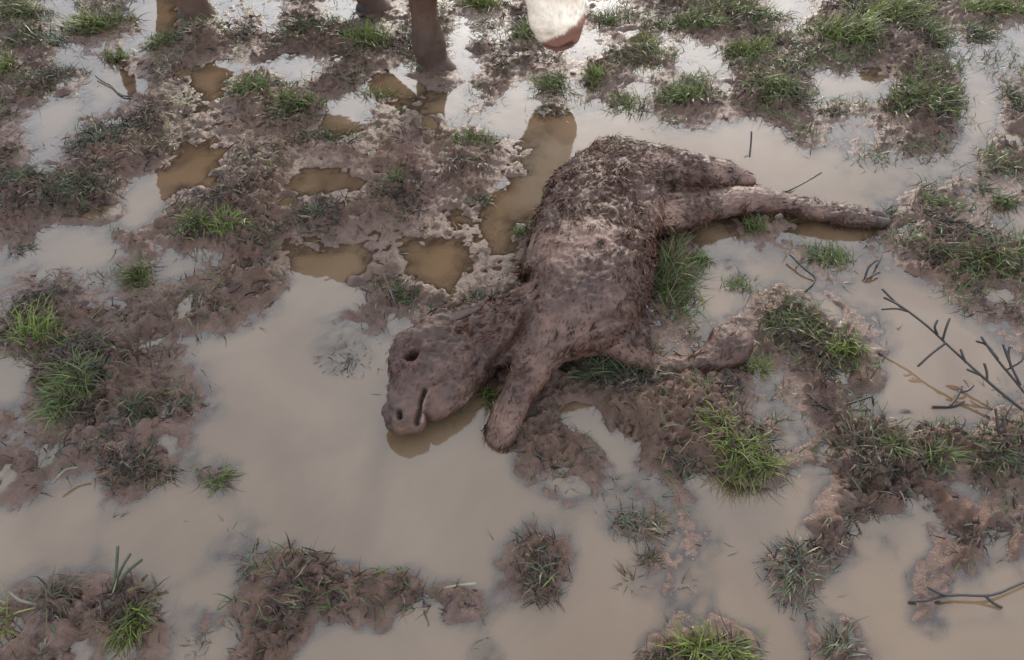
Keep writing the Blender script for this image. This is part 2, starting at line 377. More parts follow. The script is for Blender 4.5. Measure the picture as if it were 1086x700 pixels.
# ------------------------------------------------------------------ bodies: overlapping limbs fused into one skin
def tube(pts, rad, nr=18, sub=4):
    """closed limb along pts; rad = (sideways, vertical) or one number each; rounded ends"""
    pts = np.array(pts, float); rad = np.array([(r, r) if np.isscalar(r) else r for r in rad], float)
    n = len(pts); ts = np.linspace(0, n-1, (n-1)*sub+1)
    def cr(a, t):
        i = np.clip(np.floor(t).astype(int), 0, n-2); f = (t-i)[:,None]
        p0, p1, p2, p3 = a[np.clip(i-1,0,n-1)], a[i], a[i+1], a[np.clip(i+2,0,n-1)]
        return .5*((2*p1)+(p2-p0)*f+(2*p0-5*p1+4*p2-p3)*f*f+(-p0+3*p1-3*p2+p3)*f**3)
    c = cr(pts, ts); r = np.maximum(cr(rad, ts), .003)
    tan = np.gradient(c, axis=0); tan /= np.linalg.norm(tan, axis=1)[:,None]
    cs, rs, tg = [], [], []
    for ph in (80, 60, 35):                                          # start cap
        a = math.radians(ph); cs.append(c[0]-tan[0]*min(r[0])*math.sin(a)); rs.append(r[0]*math.cos(a)); tg.append(tan[0])
    for i in range(len(c)): cs.append(c[i]); rs.append(r[i]); tg.append(tan[i])
    for ph in (35, 60, 80):
        a = math.radians(ph); cs.append(c[-1]+tan[-1]*min(r[-1])*math.sin(a)); rs.append(r[-1]*math.cos(a)); tg.append(tan[-1])
    cs, rs, tg = map(np.array, (cs, rs, tg))
    ref = np.array([0,0,1.0]); side = np.cross(tg, ref); bad = np.linalg.norm(side, axis=1) < .25
    side[bad] = np.cross(tg[bad], np.array([0,1.0,0])); side /= np.linalg.norm(side, axis=1)[:,None]
    for i in range(1, len(side)):
        if side[i]@side[i-1] < 0: side[i] = -side[i]
    up = np.cross(side, tg)
    th = np.linspace(0, 2*np.pi, nr, endpoint=False)
    V = cs[:,None,:] + side[:,None,:]*(np.cos(th)[None,:,None]*rs[:,None,:1]) + up[:,None,:]*(np.sin(th)[None,:,None]*rs[:,None,1:])
    m = len(cs); F = []
    for i in range(m-1):
        for j in range(nr): F.append((i*nr+j, i*nr+(j+1)%nr, (i+1)*nr+(j+1)%nr, (i+1)*nr+j))
    F.append(tuple(range(nr-1, -1, -1))); F.append(tuple((m-1)*nr+j for j in range(nr)))
    return V.reshape(-1, 3), F, (c, tan)
def fuse(name, tubes, voxel, smooth_it=6):
    V, F, o = [], [], 0
    for v, f, _ in tubes:
        V.append(v); F += [tuple(i+o for i in q) for q in f]; o += len(v)
    me = bpy.data.meshes.new('raw'); me.from_pydata(np.vstack(V).tolist(), [], F)
    ob = bpy.data.objects.new('raw', me); COL.objects.link(ob)
    r = ob.modifiers.new('r', 'REMESH'); r.mode = 'VOXEL'; r.voxel_size = voxel
    s = ob.modifiers.new('s', 'SMOOTH'); s.factor = .5; s.iterations = smooth_it
    dg = bpy.context.evaluated_depsgraph_get(); ev = ob.evaluated_get(dg)
    res = bpy.data.meshes.new_from_object(ev); res.name = name
    bpy.data.objects.remove(ob); bpy.data.meshes.remove(me)
    return res
def get_v(me):
    v = np.empty(len(me.vertices)*3, np.float32); me.vertices.foreach_get('co', v)
    n = np.empty(len(me.vertices)*3, np.float32); me.vertex_normals.foreach_get('vector', n)
    return v.reshape(-1,3).astype(float), n.reshape(-1,3).astype(float)
def set_v(me, v):
    me.vertices.foreach_set('co', v.astype(np.float32).ravel()); me.polygons.foreach_set('use_smooth', np.ones(len(me.polygons), bool)); me.update()
def flow_of(v, tubes):
    c = np.vstack([t[2][0] for t in tubes]); d = np.vstack([t[2][1] for t in tubes]); out = np.empty_like(v); near = np.empty(len(v), int)
    tid = np.concatenate([np.full(len(t[2][0]), k) for k, t in enumerate(tubes)])
    for s in range(0, len(v), 4000):
        k = ((v[s:s+4000,None,:]-c[None])**2).sum(-1).argmin(1); out[s:s+4000] = d[k]; near[s:s+4000] = tid[k]
    return out, near

# ------------------------------------------------------------------ the dead calf
def PL(lst, zs):                                              # list of (px, py, halfwidth px, vertical radius m) + heights
    pts, rad = [], []
    for (px, py, hw, rv), z in zip(lst, zs):
        pts.append(P(px, py, z)); rad.append((hw*mpp(px, py, z), rv))
    return pts, rad
calf_t = []
calf_t.append(tube(*PL([(652,182,46,.085),(645,205,62,.10),(628,250,64,.115),(622,290,68,.12),(606,325,66,.115),(575,342,48,.09)], [.10,.10,.105,.11,.105,.09])))        # trunk
calf_t.append(tube(*PL([(600,330,52,.09),(560,342,45,.075),(525,352,43,.062),(490,362,44,.058)], [.10,.085,.065,.055])))                                            # neck
calf_t.append(tube(*PL([(492,358,44,.058),(466,378,51,.062),(452,400,44,.058),(438,418,28,.050),(430,434,21,.042),(427,444,19,.036)], [.052,.055,.054,.052,.050,.048])))   # skull and muzzle
calf_t.append(tube(*PL([(420,438,13,.034),(429,444,14,.036),(439,448,12,.030)], [.048,.050,.046])))   # blunt muzzle end
calf_t.append(tube(*PL([(508,386,22,.045),(488,410,19,.038),(470,427,16,.032),(462,436,13,.026)], [.04,.042,.044,.042])))                                              # lower jaw
calf_t.append(tube(*PL([(650,183,48,.09),(690,181,33,.075),(730,182,24,.055),(765,186,19,.042),(792,191,12,.026)], [.11,.105,.085,.055,.03])))                          # upper hind leg, folded
calf_t.append(tube(*PL([(668,215,40,.07),(705,226,29,.055),(755,217,20,.038),(800,212,18,.034),(835,215,13.5,.026),(868,224,13.5,.025),(902,229,14.5,.027),(922,232,12,.023)], [.07,.055,.045,.040,.036,.030,.026,.022])))   # lower hind leg, stretched
calf_t.append(tube(*PL([(600,335,50,.07),(574,370,29,.050),(554,407,20,.037),(540,437,18,.032),(532,458,19,.032),(528,469,15,.022)], [.13,.10,.065,.035,.016,.004])))                         # upper foreleg
calf_t.append(tube(*PL([(640,335,48,.08),(664,362,30,.05),(690,384,14,.024),(725,388,11,.020),(750,382,16,.028),(772,367,25,.036),(782,356,21,.032)], [.08,.05,.016,.010,.020,.034,.036])))   # lower foreleg
me = fuse('body', calf_t, .0048, 6)
v, nrm = get_v(me); flow, tid = flow_of(v, calf_t)
px, py, dep = project(v)
headness = np.isin(tid, (2,3,4)).astype(float)
rough = np.where(headness > 0, .75, 1.0)*np.where(np.isin(tid, (5,6,7,8)), .55, 1.0)
warp = v + .012*np.stack([noise3(v*30, 91), noise3(v*30, 92), noise3(v*30, 93)], 1)
matted = sstep(-.25, .25, noise3(v*9, 7) + .9*np.exp(-(((px-650)/70)**2+((py-180)/40)**2)) + .8*np.exp(-(((px-690)/30)**2+((py-280)/70)**2)) + .9*np.exp(-(((px-520)/45)**2+((py-345)/40)**2)) - .25*np.exp(-(((px-610)/50)**2+((py-290)/70)**2)))
d = ((.45-np.abs(noise3(warp*70, 3))*1.5)*.009 + np.abs(noise3(warp*38, 6))*-.008)*(.26+.80*matted) + noise3(v*150, 4)*.0026 + noise3(v*24, 5)*.008 + headness*noise3(warp*48, 9)*.004
v = v + nrm*(d*rough)[:,None]
tintv = np.tile(np.array([.094, .0485, .0335]), (len(v),1))
def at_px(qx, qy):
    for w_ in (5, 9, 16):
        i = np.where((np.abs(px-qx) < w_) & (np.abs(py-qy) < w_))[0]
        if len(i): return i[dep[i].argmin()]
def dent(qx, qy, r, depth, rim, col, rimcol, squash=(1,1,1)):
    global v
    i = at_px(qx, qy); c = v[i].copy(); n = nrm[i].copy(); dd = np.linalg.norm((v-c)*np.array(squash), axis=1)*(1+.35*noise3(v*75, 95))
    v = v - n*(depth*np.exp(-(dd/(r*.75))**4))[:,None] + n*(rim*np.exp(-((dd-r*1.35)/(r*.45))**2))[:,None]
    w = np.exp(-(dd/(r*.8))**4)[:,None]; w2 = np.exp(-((dd-r*1.35)/(r*.7))**2)[:,None]*.75
    tintv[:] = tintv*(1-w2)+np.array(rimcol)*w2; tintv[:] = tintv*(1-w)+np.array(col)*w
dent(434, 370, .024, .009, .0015, (.052, .024, .016), (.075, .034, .023), (1.0, .8, 1)); dent(431, 372, .0200, .034, .002, (.010, .004, .003), (.095, .034, .025), (1.15, .80, 1))
dent(419, 437, .0110, .020, .003, (.014, .008, .006), (.085, .048, .036), (1.6, .75, 1))
# brow ridge, mouth slit, cheek hollow
for (qx, qy, r, a) in ((414, 388, .013, .012), (409, 378, .010, .006), (422, 358, .014, .008), (450, 380, .014, .006), (462, 392, .020, .006), (480, 420, .012, -.006), (470, 345, .018, .008), (430, 424, .010, .005), (446, 364, .012, .006), (492, 392, .026, .012), (470, 404, .016, -.007), (424, 410, .014, -.006), (416, 430, .010, .006), (432, 447, .012, .006), (441, 392, .013, .005), (575, 322, .045, .010), (560, 300, .03, -.008), (700, 178, .03, .010), (655, 165, .03, .010), (640, 215, .04, -.008)):
    i = at_px(qx, qy); dd = np.linalg.norm(v-v[i], axis=1); v = v + nrm[i]*(a*np.exp(-(dd/r)**2))[:,None]
def line_dist(poly):
    q = np.array([v[at_px(*p)] for p in poly]); best = np.full(len(v), 9.0)
    for a_, b_ in zip(q[:-1], q[1:]):
        t_ = np.clip(((v-a_)@(b_-a_))/((b_-a_)@(b_-a_)+1e-9), 0, 1); best = np.minimum(best, np.linalg.norm(v-(a_+t_[:,None]*(b_-a_)), axis=1))
    return best
for poly, wd_, dp_ in (([(556,322),(548,345),(536,368),(524,395)], .010, .020), ([(500,338),(512,350),(520,372)], .008, .008), ([(470,352),(486,372),(488,398)], .009, .006), ([(690,205),(715,204),(745,203)], .009, .012), ([(610,345),(630,350),(655,340)], .012, .012), ([(665,200),(650,225),(672,245)], .012, .009)):
    q_ = line_dist(poly); v = v - np.array([0,-.3,.95])*(dp_*np.exp(-(q_/wd_)**2))[:,None]
for k in range(5):                                            # ribs under the mud
    q_ = line_dist([(585+10*k, 300-20*k), (620+9*k, 306-18*k), (662+5*k, 318-16*k)]); v = v + np.array([0,-.3,.95])*(.0032*np.exp(-(q_/.009)**2))[:,None]
tintv = tintv*(1-.34*matted[:,None]-.18*headness[:,None]); mott = noise3(v*21, 96)[:,None]; tintv = tintv*(1+.30*mott+.18*noise3(v*60, 97)[:,None])
slit = line_dist([(455,410),(451,422),(448,435),(446,446),(446,454)]); lipd = line_dist([(459,414),(456,423),(453,435),(452,448)]); up_n = np.array([0,-.5,.86])
jaw = np.linalg.norm(v-v[at_px(466,430)], axis=1)
v = v + up_n*(.010*np.exp(-(jaw/.022)**4) - .020*np.exp(-(slit/.0044)**2) + .0035*np.exp(-(lipd/.004)**2))[:,None]
w = (np.exp(-(slit/.0042)**2)*.9)[:,None]; tintv = tintv*(1-w)+np.array([.012,.008,.007])*w
w = (np.exp(-(lipd/.0038)**2)*.7)[:,None]; tintv = tintv*(1-w)+np.array([.15,.105,.085])*w
groin = np.exp(-(((px-706)/20)**2+((py-226)/20)**2))*(nrm[:,2] > -.2); tintv = tintv*(1-groin[:,None]*.8)+np.array([.16,.085,.055])*groin[:,None]*.8
hoofc = np.exp(-(((px-772)/26)**2+((py-368)/22)**2)); tintv = tintv*(1-hoofc[:,None]*.8)+np.array([.042,.018,.0125])*hoofc[:,None]*.8
set_v(me, v); attr_c(me, 'tint', np.clip(tintv, .004, 1))
org = P(615, 290, 0)
calf = link('dead_calf', None, None, label='dead calf caked in brown mud lying on its side in the puddles', cat='calf', loc=org)
def under(name, me, mat, parent, label=None, kind=None):
    me.transform(__import__('mathutils').Matrix.Translation(-Vector(parent.matrix_world.translation if parent.parent else parent.location)))
    return link(name, me, mat, parent, label=label, kind=kind)
calf_body = under('body', me, M_HIDE, calf)
# mud-clumped coat: curved locks that follow the lie of the hair
v, nrm = v, get_v(me)[1]
curl = 1.0*np.isin(tid, (0,1)) + .9*(tid == 5) + .5*(tid == 6) + .35*np.isin(tid, (7,8)) + .12*headness
edge = np.clip(1-np.abs(nrm[:,2]), 0, 1)
dens = curl*(.16+1.0*edge**1.5 + .8*np.exp(-(((px-690)/35)**2+((py-270)/70)**2)) + .8*np.exp(-(((px-640)/60)**2+((py-185)/45)**2)) + .9*np.exp(-(((px-520)/40)**2+((py-345)/35)**2)))
dens *= (1-headness*(py > 395))*(nrm[:,2] > -.35)*(v[:,2] > .004); dens *= (.24+.76*matted)*(.35+1.0*sstep(-.3, .5, noise3(v*16, 8))); dens /= dens.sum()
NCL = 2400; cidx = rng.choice(len(v), NCL, p=dens)          # clump centres, then the locks of each clump
cdir = rng.normal(0, .45, (NCL,3)); ccurl = rng.normal(0, 1.9, NCL); clen = (.012+.014*rng.random(NCL))*(1+.7*edge[cidx]); ctone = 1+.3*rng.standard_normal(NCL)
per = 6; NH = NCL*per; cid = np.repeat(np.arange(NCL), per); idx = np.empty(NH, int)
for s_ in range(0, NCL, 400):
    dd_ = ((v[cidx[s_:s_+400]][:,None,:]-v[None])**2).sum(-1); near_ = np.argpartition(dd_, 22, axis=1)[:,:22]
    for k_ in range(near_.shape[0]): idx[(s_+k_)*per:(s_+k_+1)*per] = rng.choice(near_[k_], per)
def surf_locks(idx, L, W, lift, wob, cols, nseg=4, fdir=0, cv=None, src=None):
    v, nrm, flow = src if src else (globals()['v'], globals()['nrm'], globals()['flow'])
    b = v[idx] + rng.normal(0, .0025, (len(idx),3)); n = nrm[idx]; f = flow[idx] + rng.normal(0, wob, (len(idx),3)) + fdir + np.array([0,0,-.25])
    f = f - n*(f*n).sum(1)[:,None]; f /= np.linalg.norm(f, axis=1)[:,None]+1e-9
    s = np.cross(n, f); V = []; t = np.linspace(0, 1, nseg+1); cv = rng.normal(0, .75, len(idx)) if cv is None else cv; n0 = len(idx)
    p = b - n*.001
    for k in range(nseg+1):
        w = W*.5*(1-t[k]**1.8)*(.6+.4*min(1, 3*t[k]))
        ridge = n*(W*.35*(1-t[k]))[:,None]
        if k < nseg: V += [p - s*w[:,None], p + ridge, p + s*w[:,None]]
        else: V += [p]
        a = cv*t[k]; dd = f*np.cos(a)[:,None] + s*np.sin(a)[:,None] + n*(lift*(1-2.0*t[k]))[:,None]
        p = p + dd*(L/nseg)[:,None]
    V = np.stack(V, 1).reshape(-1,3); m = 3*nseg+1; o = (np.arange(n0)*m)[:,None]; q = []
    for k in range(nseg-1):
        q += [o+np.array([3*k,3*k+1,3*k+4,3*k+3]), o+np.array([3*k+1,3*k+2,3*k+5,3*k+4])]
    q = np.concatenate(q, 1).reshape(-1,4); z = 3*(nseg-1)
    tr = np.concatenate([o+np.array([z,z+1,z+3]), o+np.array([z+1,z+2,z+3])], 1).reshape(-1,3)
    me = mesh_np('coat', V, np.concatenate([q.ravel(), tr.ravel()]), np.concatenate([np.full(len(q),4), np.full(len(tr),3)]))
    attr_c(me, 'tint', np.repeat(cols, m, 0)); return me
cols = np.array([.046,.0195,.0115])*((ctone*(.5+.5*matted[cidx]))[cid]+.12*rng.standard_normal(NH))[:,None]; cols = np.clip(cols, .006, .2)
pale = rng.random(NH) < .9*np.exp(-(((px[idx]-706)/17)**2+((py[idx]-226)/17)**2)); cols[pale] = np.array([.21,.12,.08])*(.6+.6*rng.random((pale.sum(),1)))
redh = rng.random(NH) < .5*np.exp(-(((px[idx]-690)/24)**2+((py[idx]-255)/30)**2)); cols[redh] = np.array([.10,.045,.03])*(.7+.5*rng.random((redh.sum(),1)))
me = surf_locks(idx, clen[cid]*(.7+.6*rng.random(NH)), .0024+.0034*rng.random(NH), .06+.20*rng.random(NH), .14, cols, 4, cdir[cid], ccurl[cid]+rng.normal(0,.2,NH))
under('coat', me, M_HAIR, calf)
# short fine hair on legs and face
ds = (np.isin(tid,(5,6,7,8))*1.0 + 2.2*headness + .3)*(1-headness*(py > 410)*(px < 478))*(nrm[:,2] > -.2)*(v[:,2] > .004); ds /= ds.sum(); NF = 11000
i2 = rng.choice(len(v), NF, p=ds); c2 = np.clip(np.array([.050,.026,.018])*(1+.38*rng.standard_normal((NF,1))), .012, .2)
me = surf_locks(i2, .006+.009*rng.random(NF), .0014+.0014*rng.random(NF), .04+.12*rng.random(NF), .30, c2, 3)
under('short_hair', me, M_HAIR, calf)
# ear lying back against the neck
def leaf_mesh(a, b, w, cup, thick, normal=(0,0,1)):
    a, b = np.array(a), np.array(b); ax = b-a; L = np.linalg.norm(ax); ax /= L; n = np.array(normal, float); n -= ax*(n@ax); n /= np.linalg.norm(n); s = np.cross(n, ax)
    V, F = [], []; nu, nv = 10, 7
    for sgn in (1, -1):
        for i in range(nu+1):
            t = i/nu; ww = w*math.sin(math.pi*min(1, .16+.84*t)**.85)**.8 if t < 1 else .0008
            for j in range(nv):
                q = (j/(nv-1)-.5)*2; V.append(a+ax*L*t + s*ww*q + n*(cup*q*q*math.sin(math.pi*t) + sgn*thick*(1-q*q)*(1-t*.6) - .02*L*math.sin(t*3)))
    h = (nu+1)*nv
    for g in (0, 1):
        for i in range(nu):
            for j in range(nv-1):
                q = [g*h+i*nv+j, g*h+i*nv+j+1, g*h+(i+1)*nv+j+1, g*h+(i+1)*nv+j]; F.append(q if g == 0 else q[::-1])
    for i in range(nu):
        F.append([i*nv, (i+1)*nv, h+(i+1)*nv, h+i*nv]); F.append([i*nv+nv-1, h+i*nv+nv-1, h+(i+1)*nv+nv-1, (i+1)*nv+nv-1])
    V = np.array(V); m = mesh_np('ear', V, np.array(F).ravel(), np.full(len(F), 4)); return m, V
me, V = leaf_mesh(P(476,338,.112), P(511,325,.118), .012, .006, .003, (-.2,-.35,.9))
c = np.tile([.060,.036,.027],(len(V),1)); e_ = np.tile(np.abs(np.linspace(-1,1,7))>.9, len(V)//7); c[e_] = (.10,.054,.036); attr_c(me,'tint',c)
under('ear', me, M_HIDE, calf, label='muddy ear with a paler rim folded back')
# cloven hoof at the end of the stretched hind leg
tip0, tip1 = P(922,231,.02), P(941,234,.012); sd = np.cross((tip1-tip0)/np.linalg.norm(tip1-tip0), [0,0,1.0])
me = fuse('hoof', [tube([tip0+sd*s, tip0*.4+tip1*.6+sd*s*1.2, tip1+sd*s*.6], [(.014,.020),(.014,.019),(.010,.012)]) for s in (-.013, .013)], .003, 3)
attr_c(me, 'tint', np.tile([.050,.032,.025], (len(me.vertices),1))); under('hoof', me, M_HIDE, calf)

# ------------------------------------------------------------------ the white-faced cow bending over it
HX, HZ = -.025, -.045
def shift_t(p, r): return tube([(a+HX, b, c+HZ) for a, b, c in p], r, 20, 5)
def make_cow():
    T = [tube([(.30,0,.94),(.12,0,.98),(-.3,0,.97),(-.75,0,.97),(-1.12,0,1.06),(-1.40,0,1.08)], [(.18,.27),(.27,.42),(.33,.43),(.36,.43),(.28,.36),(.16,.22)], 24, 6),
         tube([(.10,0,1.08),(.32,-.01,.98),(.46,-.025,.77),(.54,-.035,.60)], [(.20,.28),(.15,.21),(.12,.16),(.10,.13)], 20, 5),
         tube([(.545,-.03,.66),(.575,-.045,.54),(.600,-.06,.42),(.622,-.072,.33),(.636,-.082,.265),(.640,-.085,.235)], [(.092,.10),(.098,.115),(.092,.098),(.083,.082),(.082,.078),(.074,.066)], 20, 5),
         tube([(.48,-.04,.52),(.545,-.065,.38),(.600,-.08,.27),(.615,-.085,.245)], [(.07,.07),(.06,.055),(.058,.045),(.045,.035)])]
    T[2] = shift_t([(.545,-.03,.66),(.575,-.045,.54),(.600,-.06,.42),(.622,-.072,.33),(.636,-.082,.265),(.640,-.085,.235)], [(.092,.10),(.098,.115),(.098,.104),(.098,.096),(.098,.090),(.088,.074)])
    T[3] = shift_t([(.48,-.04,.52),(.545,-.065,.38),(.600,-.08,.27),(.615,-.085,.245)], [(.07,.07),(.06,.055),(.060,.047),(.048,.037)])
    legs = [(.16,-.175,.02,True),(-.26,.16,.12,True),(-.90,-.13,-1.14,False),(-1.26,.16,-1.16,False)]
    for fx, fy, tx, front in legs:
        s = math.copysign(1, fy)
        if front: T.append(tube([(tx,s*.15,.78),(tx*.7+fx*.3,s*.155,.62),(fx*.75+tx*.25,fy,.42),(fx*.95+tx*.05,fy,.36),(fx-.01,fy,.22),(fx,fy,.10),(fx+.01,fy,.035),(fx+.03,fy,-.03)], [(.10,.15),(.085,.105),(.062,.072),(.063,.070),(.046,.050),(.060,.066),(.055,.060),(.066,.076)]))
        else: T.append(tube([(tx,s*.16,.85),(tx+.10,s*.18,.66),(fx-.10,fy,.50),(fx-.14,fy,.44),(fx-.06,fy,.26),(fx-.01,fy,.11),(fx+.01,fy,.04),(fx+.03,fy,-.03)], [(.13,.20),(.10,.14),(.062,.085),(.058,.072),(.048,.054),(.054,.060),(.058,.064),(.060,.07)]))
    me = fuse('body', T, .0105, 5); v, n = get_v(me)
    dn = noise3(v*26, 61)*.003 + noise3(v*70, 62)*.0014; v = v+n*dn[:,None]
    x, y, z = v.T
    body = np.array([.075,.030,.017]); legc = np.array([.075,.040,.026]); white = np.array([.86,.70,.55]); pink = np.array([.24,.11,.078])
    c = np.tile(body, (len(v),1))
    k = (1-sstep(.42,.62,z+.04*noise3(v*14,63)))[:,None]; c = c*(1-k)+legc*k
    mud = sstep(.1,.5,noise3(v*9,64))[:,None]*.6*k; c = c*(1-mud)+np.array([.045,.028,.022])*mud
    head = ((x > .46)&(z < .74)&((x-.46)*1.0 > (z-.70)*-.2)).astype(float)
    hd = sstep(.44,.50,x+.02*noise3(v*20,65))*(z < .80)*(z > .09)*(x > .3)*(np.abs(y+.06) < .2)
    c = c*(1-hd[:,None])+white*hd[:,None]
    dirt = (sstep(.1,.7,noise3(v*18,66))*.45*hd)[:,None]; c = c*(1-dirt)+np.array([.55,.40,.29])*dirt
    # bare pinkish muzzle pad, nostrils and lip line
    pad = sstep(.228,.208,z-HZ-.8*(x-HX-.62)+.012*noise3(v*45,67))*hd
    c = c*(1-pad[:,None])+pink*pad[:,None]
    for s in (-1, 1):
        q = np.array([.694+HX, -.085+s*.042, .200+HZ]); dd = np.linalg.norm((v-q)*np.array([.6,1,1.2]), axis=1); w = np.exp(-(dd/.017)**4)
        v = v - n*(w*.016)[:,None]; c = c*(1-w[:,None])+np.array([.03,.015,.013])*w[:,None]
    lip = np.exp(-((z-HZ-.190-.05*(.66-x+HX))/.006)**2)*hd*sstep(.57,.60,x)*(np.abs(y+.085) > .02); v = v-n*(lip*.008)[:,None]; c = c*(1-.7*lip[:,None])+np.array([.035,.02,.018])*.7*lip[:,None]
    set_v(me, v); attr_c(me, 'tint', np.clip(c, .004, 1)); n = get_v(me)[1]; flow, _ = flow_of(v, T)
    d_ = ((z < .5)*(1-pad)*(1.6*hd+.5)); d_ /= d_.sum(); k = rng.choice(len(v), 16000, p=d_); hl = .007+.008*rng.random(16000)
    fur = surf_locks(k, hl, .0012+.0014*rng.random(16000), .10+.12*rng.random(16000), .25, np.clip(c[k]*(1+.15*rng.standard_normal((16000,1))), .006, .8), 3, src=(v, n, flow*np.where(hd > .5, 1, 1)[:,None]))
    return me, fur
COW_O, COW_R = np.array([-.39, 2.895, 0]), math.radians(-20)
cow = link('cow', None, None, label='white-faced brown cow lowering its head behind the calf', cat='cow', loc=COW_O)
cow.rotation_euler = (0, 0, COW_R)
cow_me, fur_me = make_cow()
link('body', cow_me, M_COW, cow); link('coat', fur_me, M_COW, cow)
def solid(name, tubes, vox, col, parent, mat=M_COW, label=None):
    me = fuse(name, tubes, vox, 3); attr_c(me, 'tint', np.tile(col, (len(me.vertices),1))); return link(name, me, mat, parent, label=label)
for s in (-1, 1):
    me, V = leaf_mesh((.53,-.04+s*.08,.66), (.50,-.04+s*.25,.60), .055, .02, .008, (.5,0,.6)); attr_c(me, 'tint', np.tile([.09,.04,.025], (len(V),1))); link('ear', me, M_COW, cow)
    solid('eye', [tube([(.625+HX,-.055+s*.080,.52+HZ),(.635+HX,-.055+s*.083,.51+HZ)], [.016,.016])], .004, [.012,.008,.007], cow)
for fx, fy in ((.16,-.175),(-.26,.16),(-.90,-.13),(-1.26,.16)):
    h = solid('hoof', [tube([(fx-.01,fy+s*.03,.0),(fx+.035,fy+s*.033,-.03),(fx+.06,fy+s*.028,-.05)], [(.034,.04),(.033,.035),(.02,.018)]) for s in (-1,1)], .008, [.03,.022,.018], cow)
solid('tail', [tube([(-1.47,0,1.10),(-1.56,.01,.95),(-1.58,.02,.70),(-1.56,.03,.5),(-1.55,.03,.36)], [.035,.024,.018,.03,.012])], .01, [.06,.026,.016], cow)
# a second cow standing farther off, which the far puddle mirrors
cow2 = cow.copy(); COL.objects.link(cow2); cow2.location = (2.98, 5.95, 0); cow2.rotation_euler = (0, 0, math.radians(63))
cow2['label'] = 'brown cow seen only as a dark reflection in the far right puddle'
for ch in cow.children:
    c_ = ch.copy(); COL.objects.link(c_); c_.parent = cow2
cow['group'] = cow2['group'] = 'cows in the wet field'

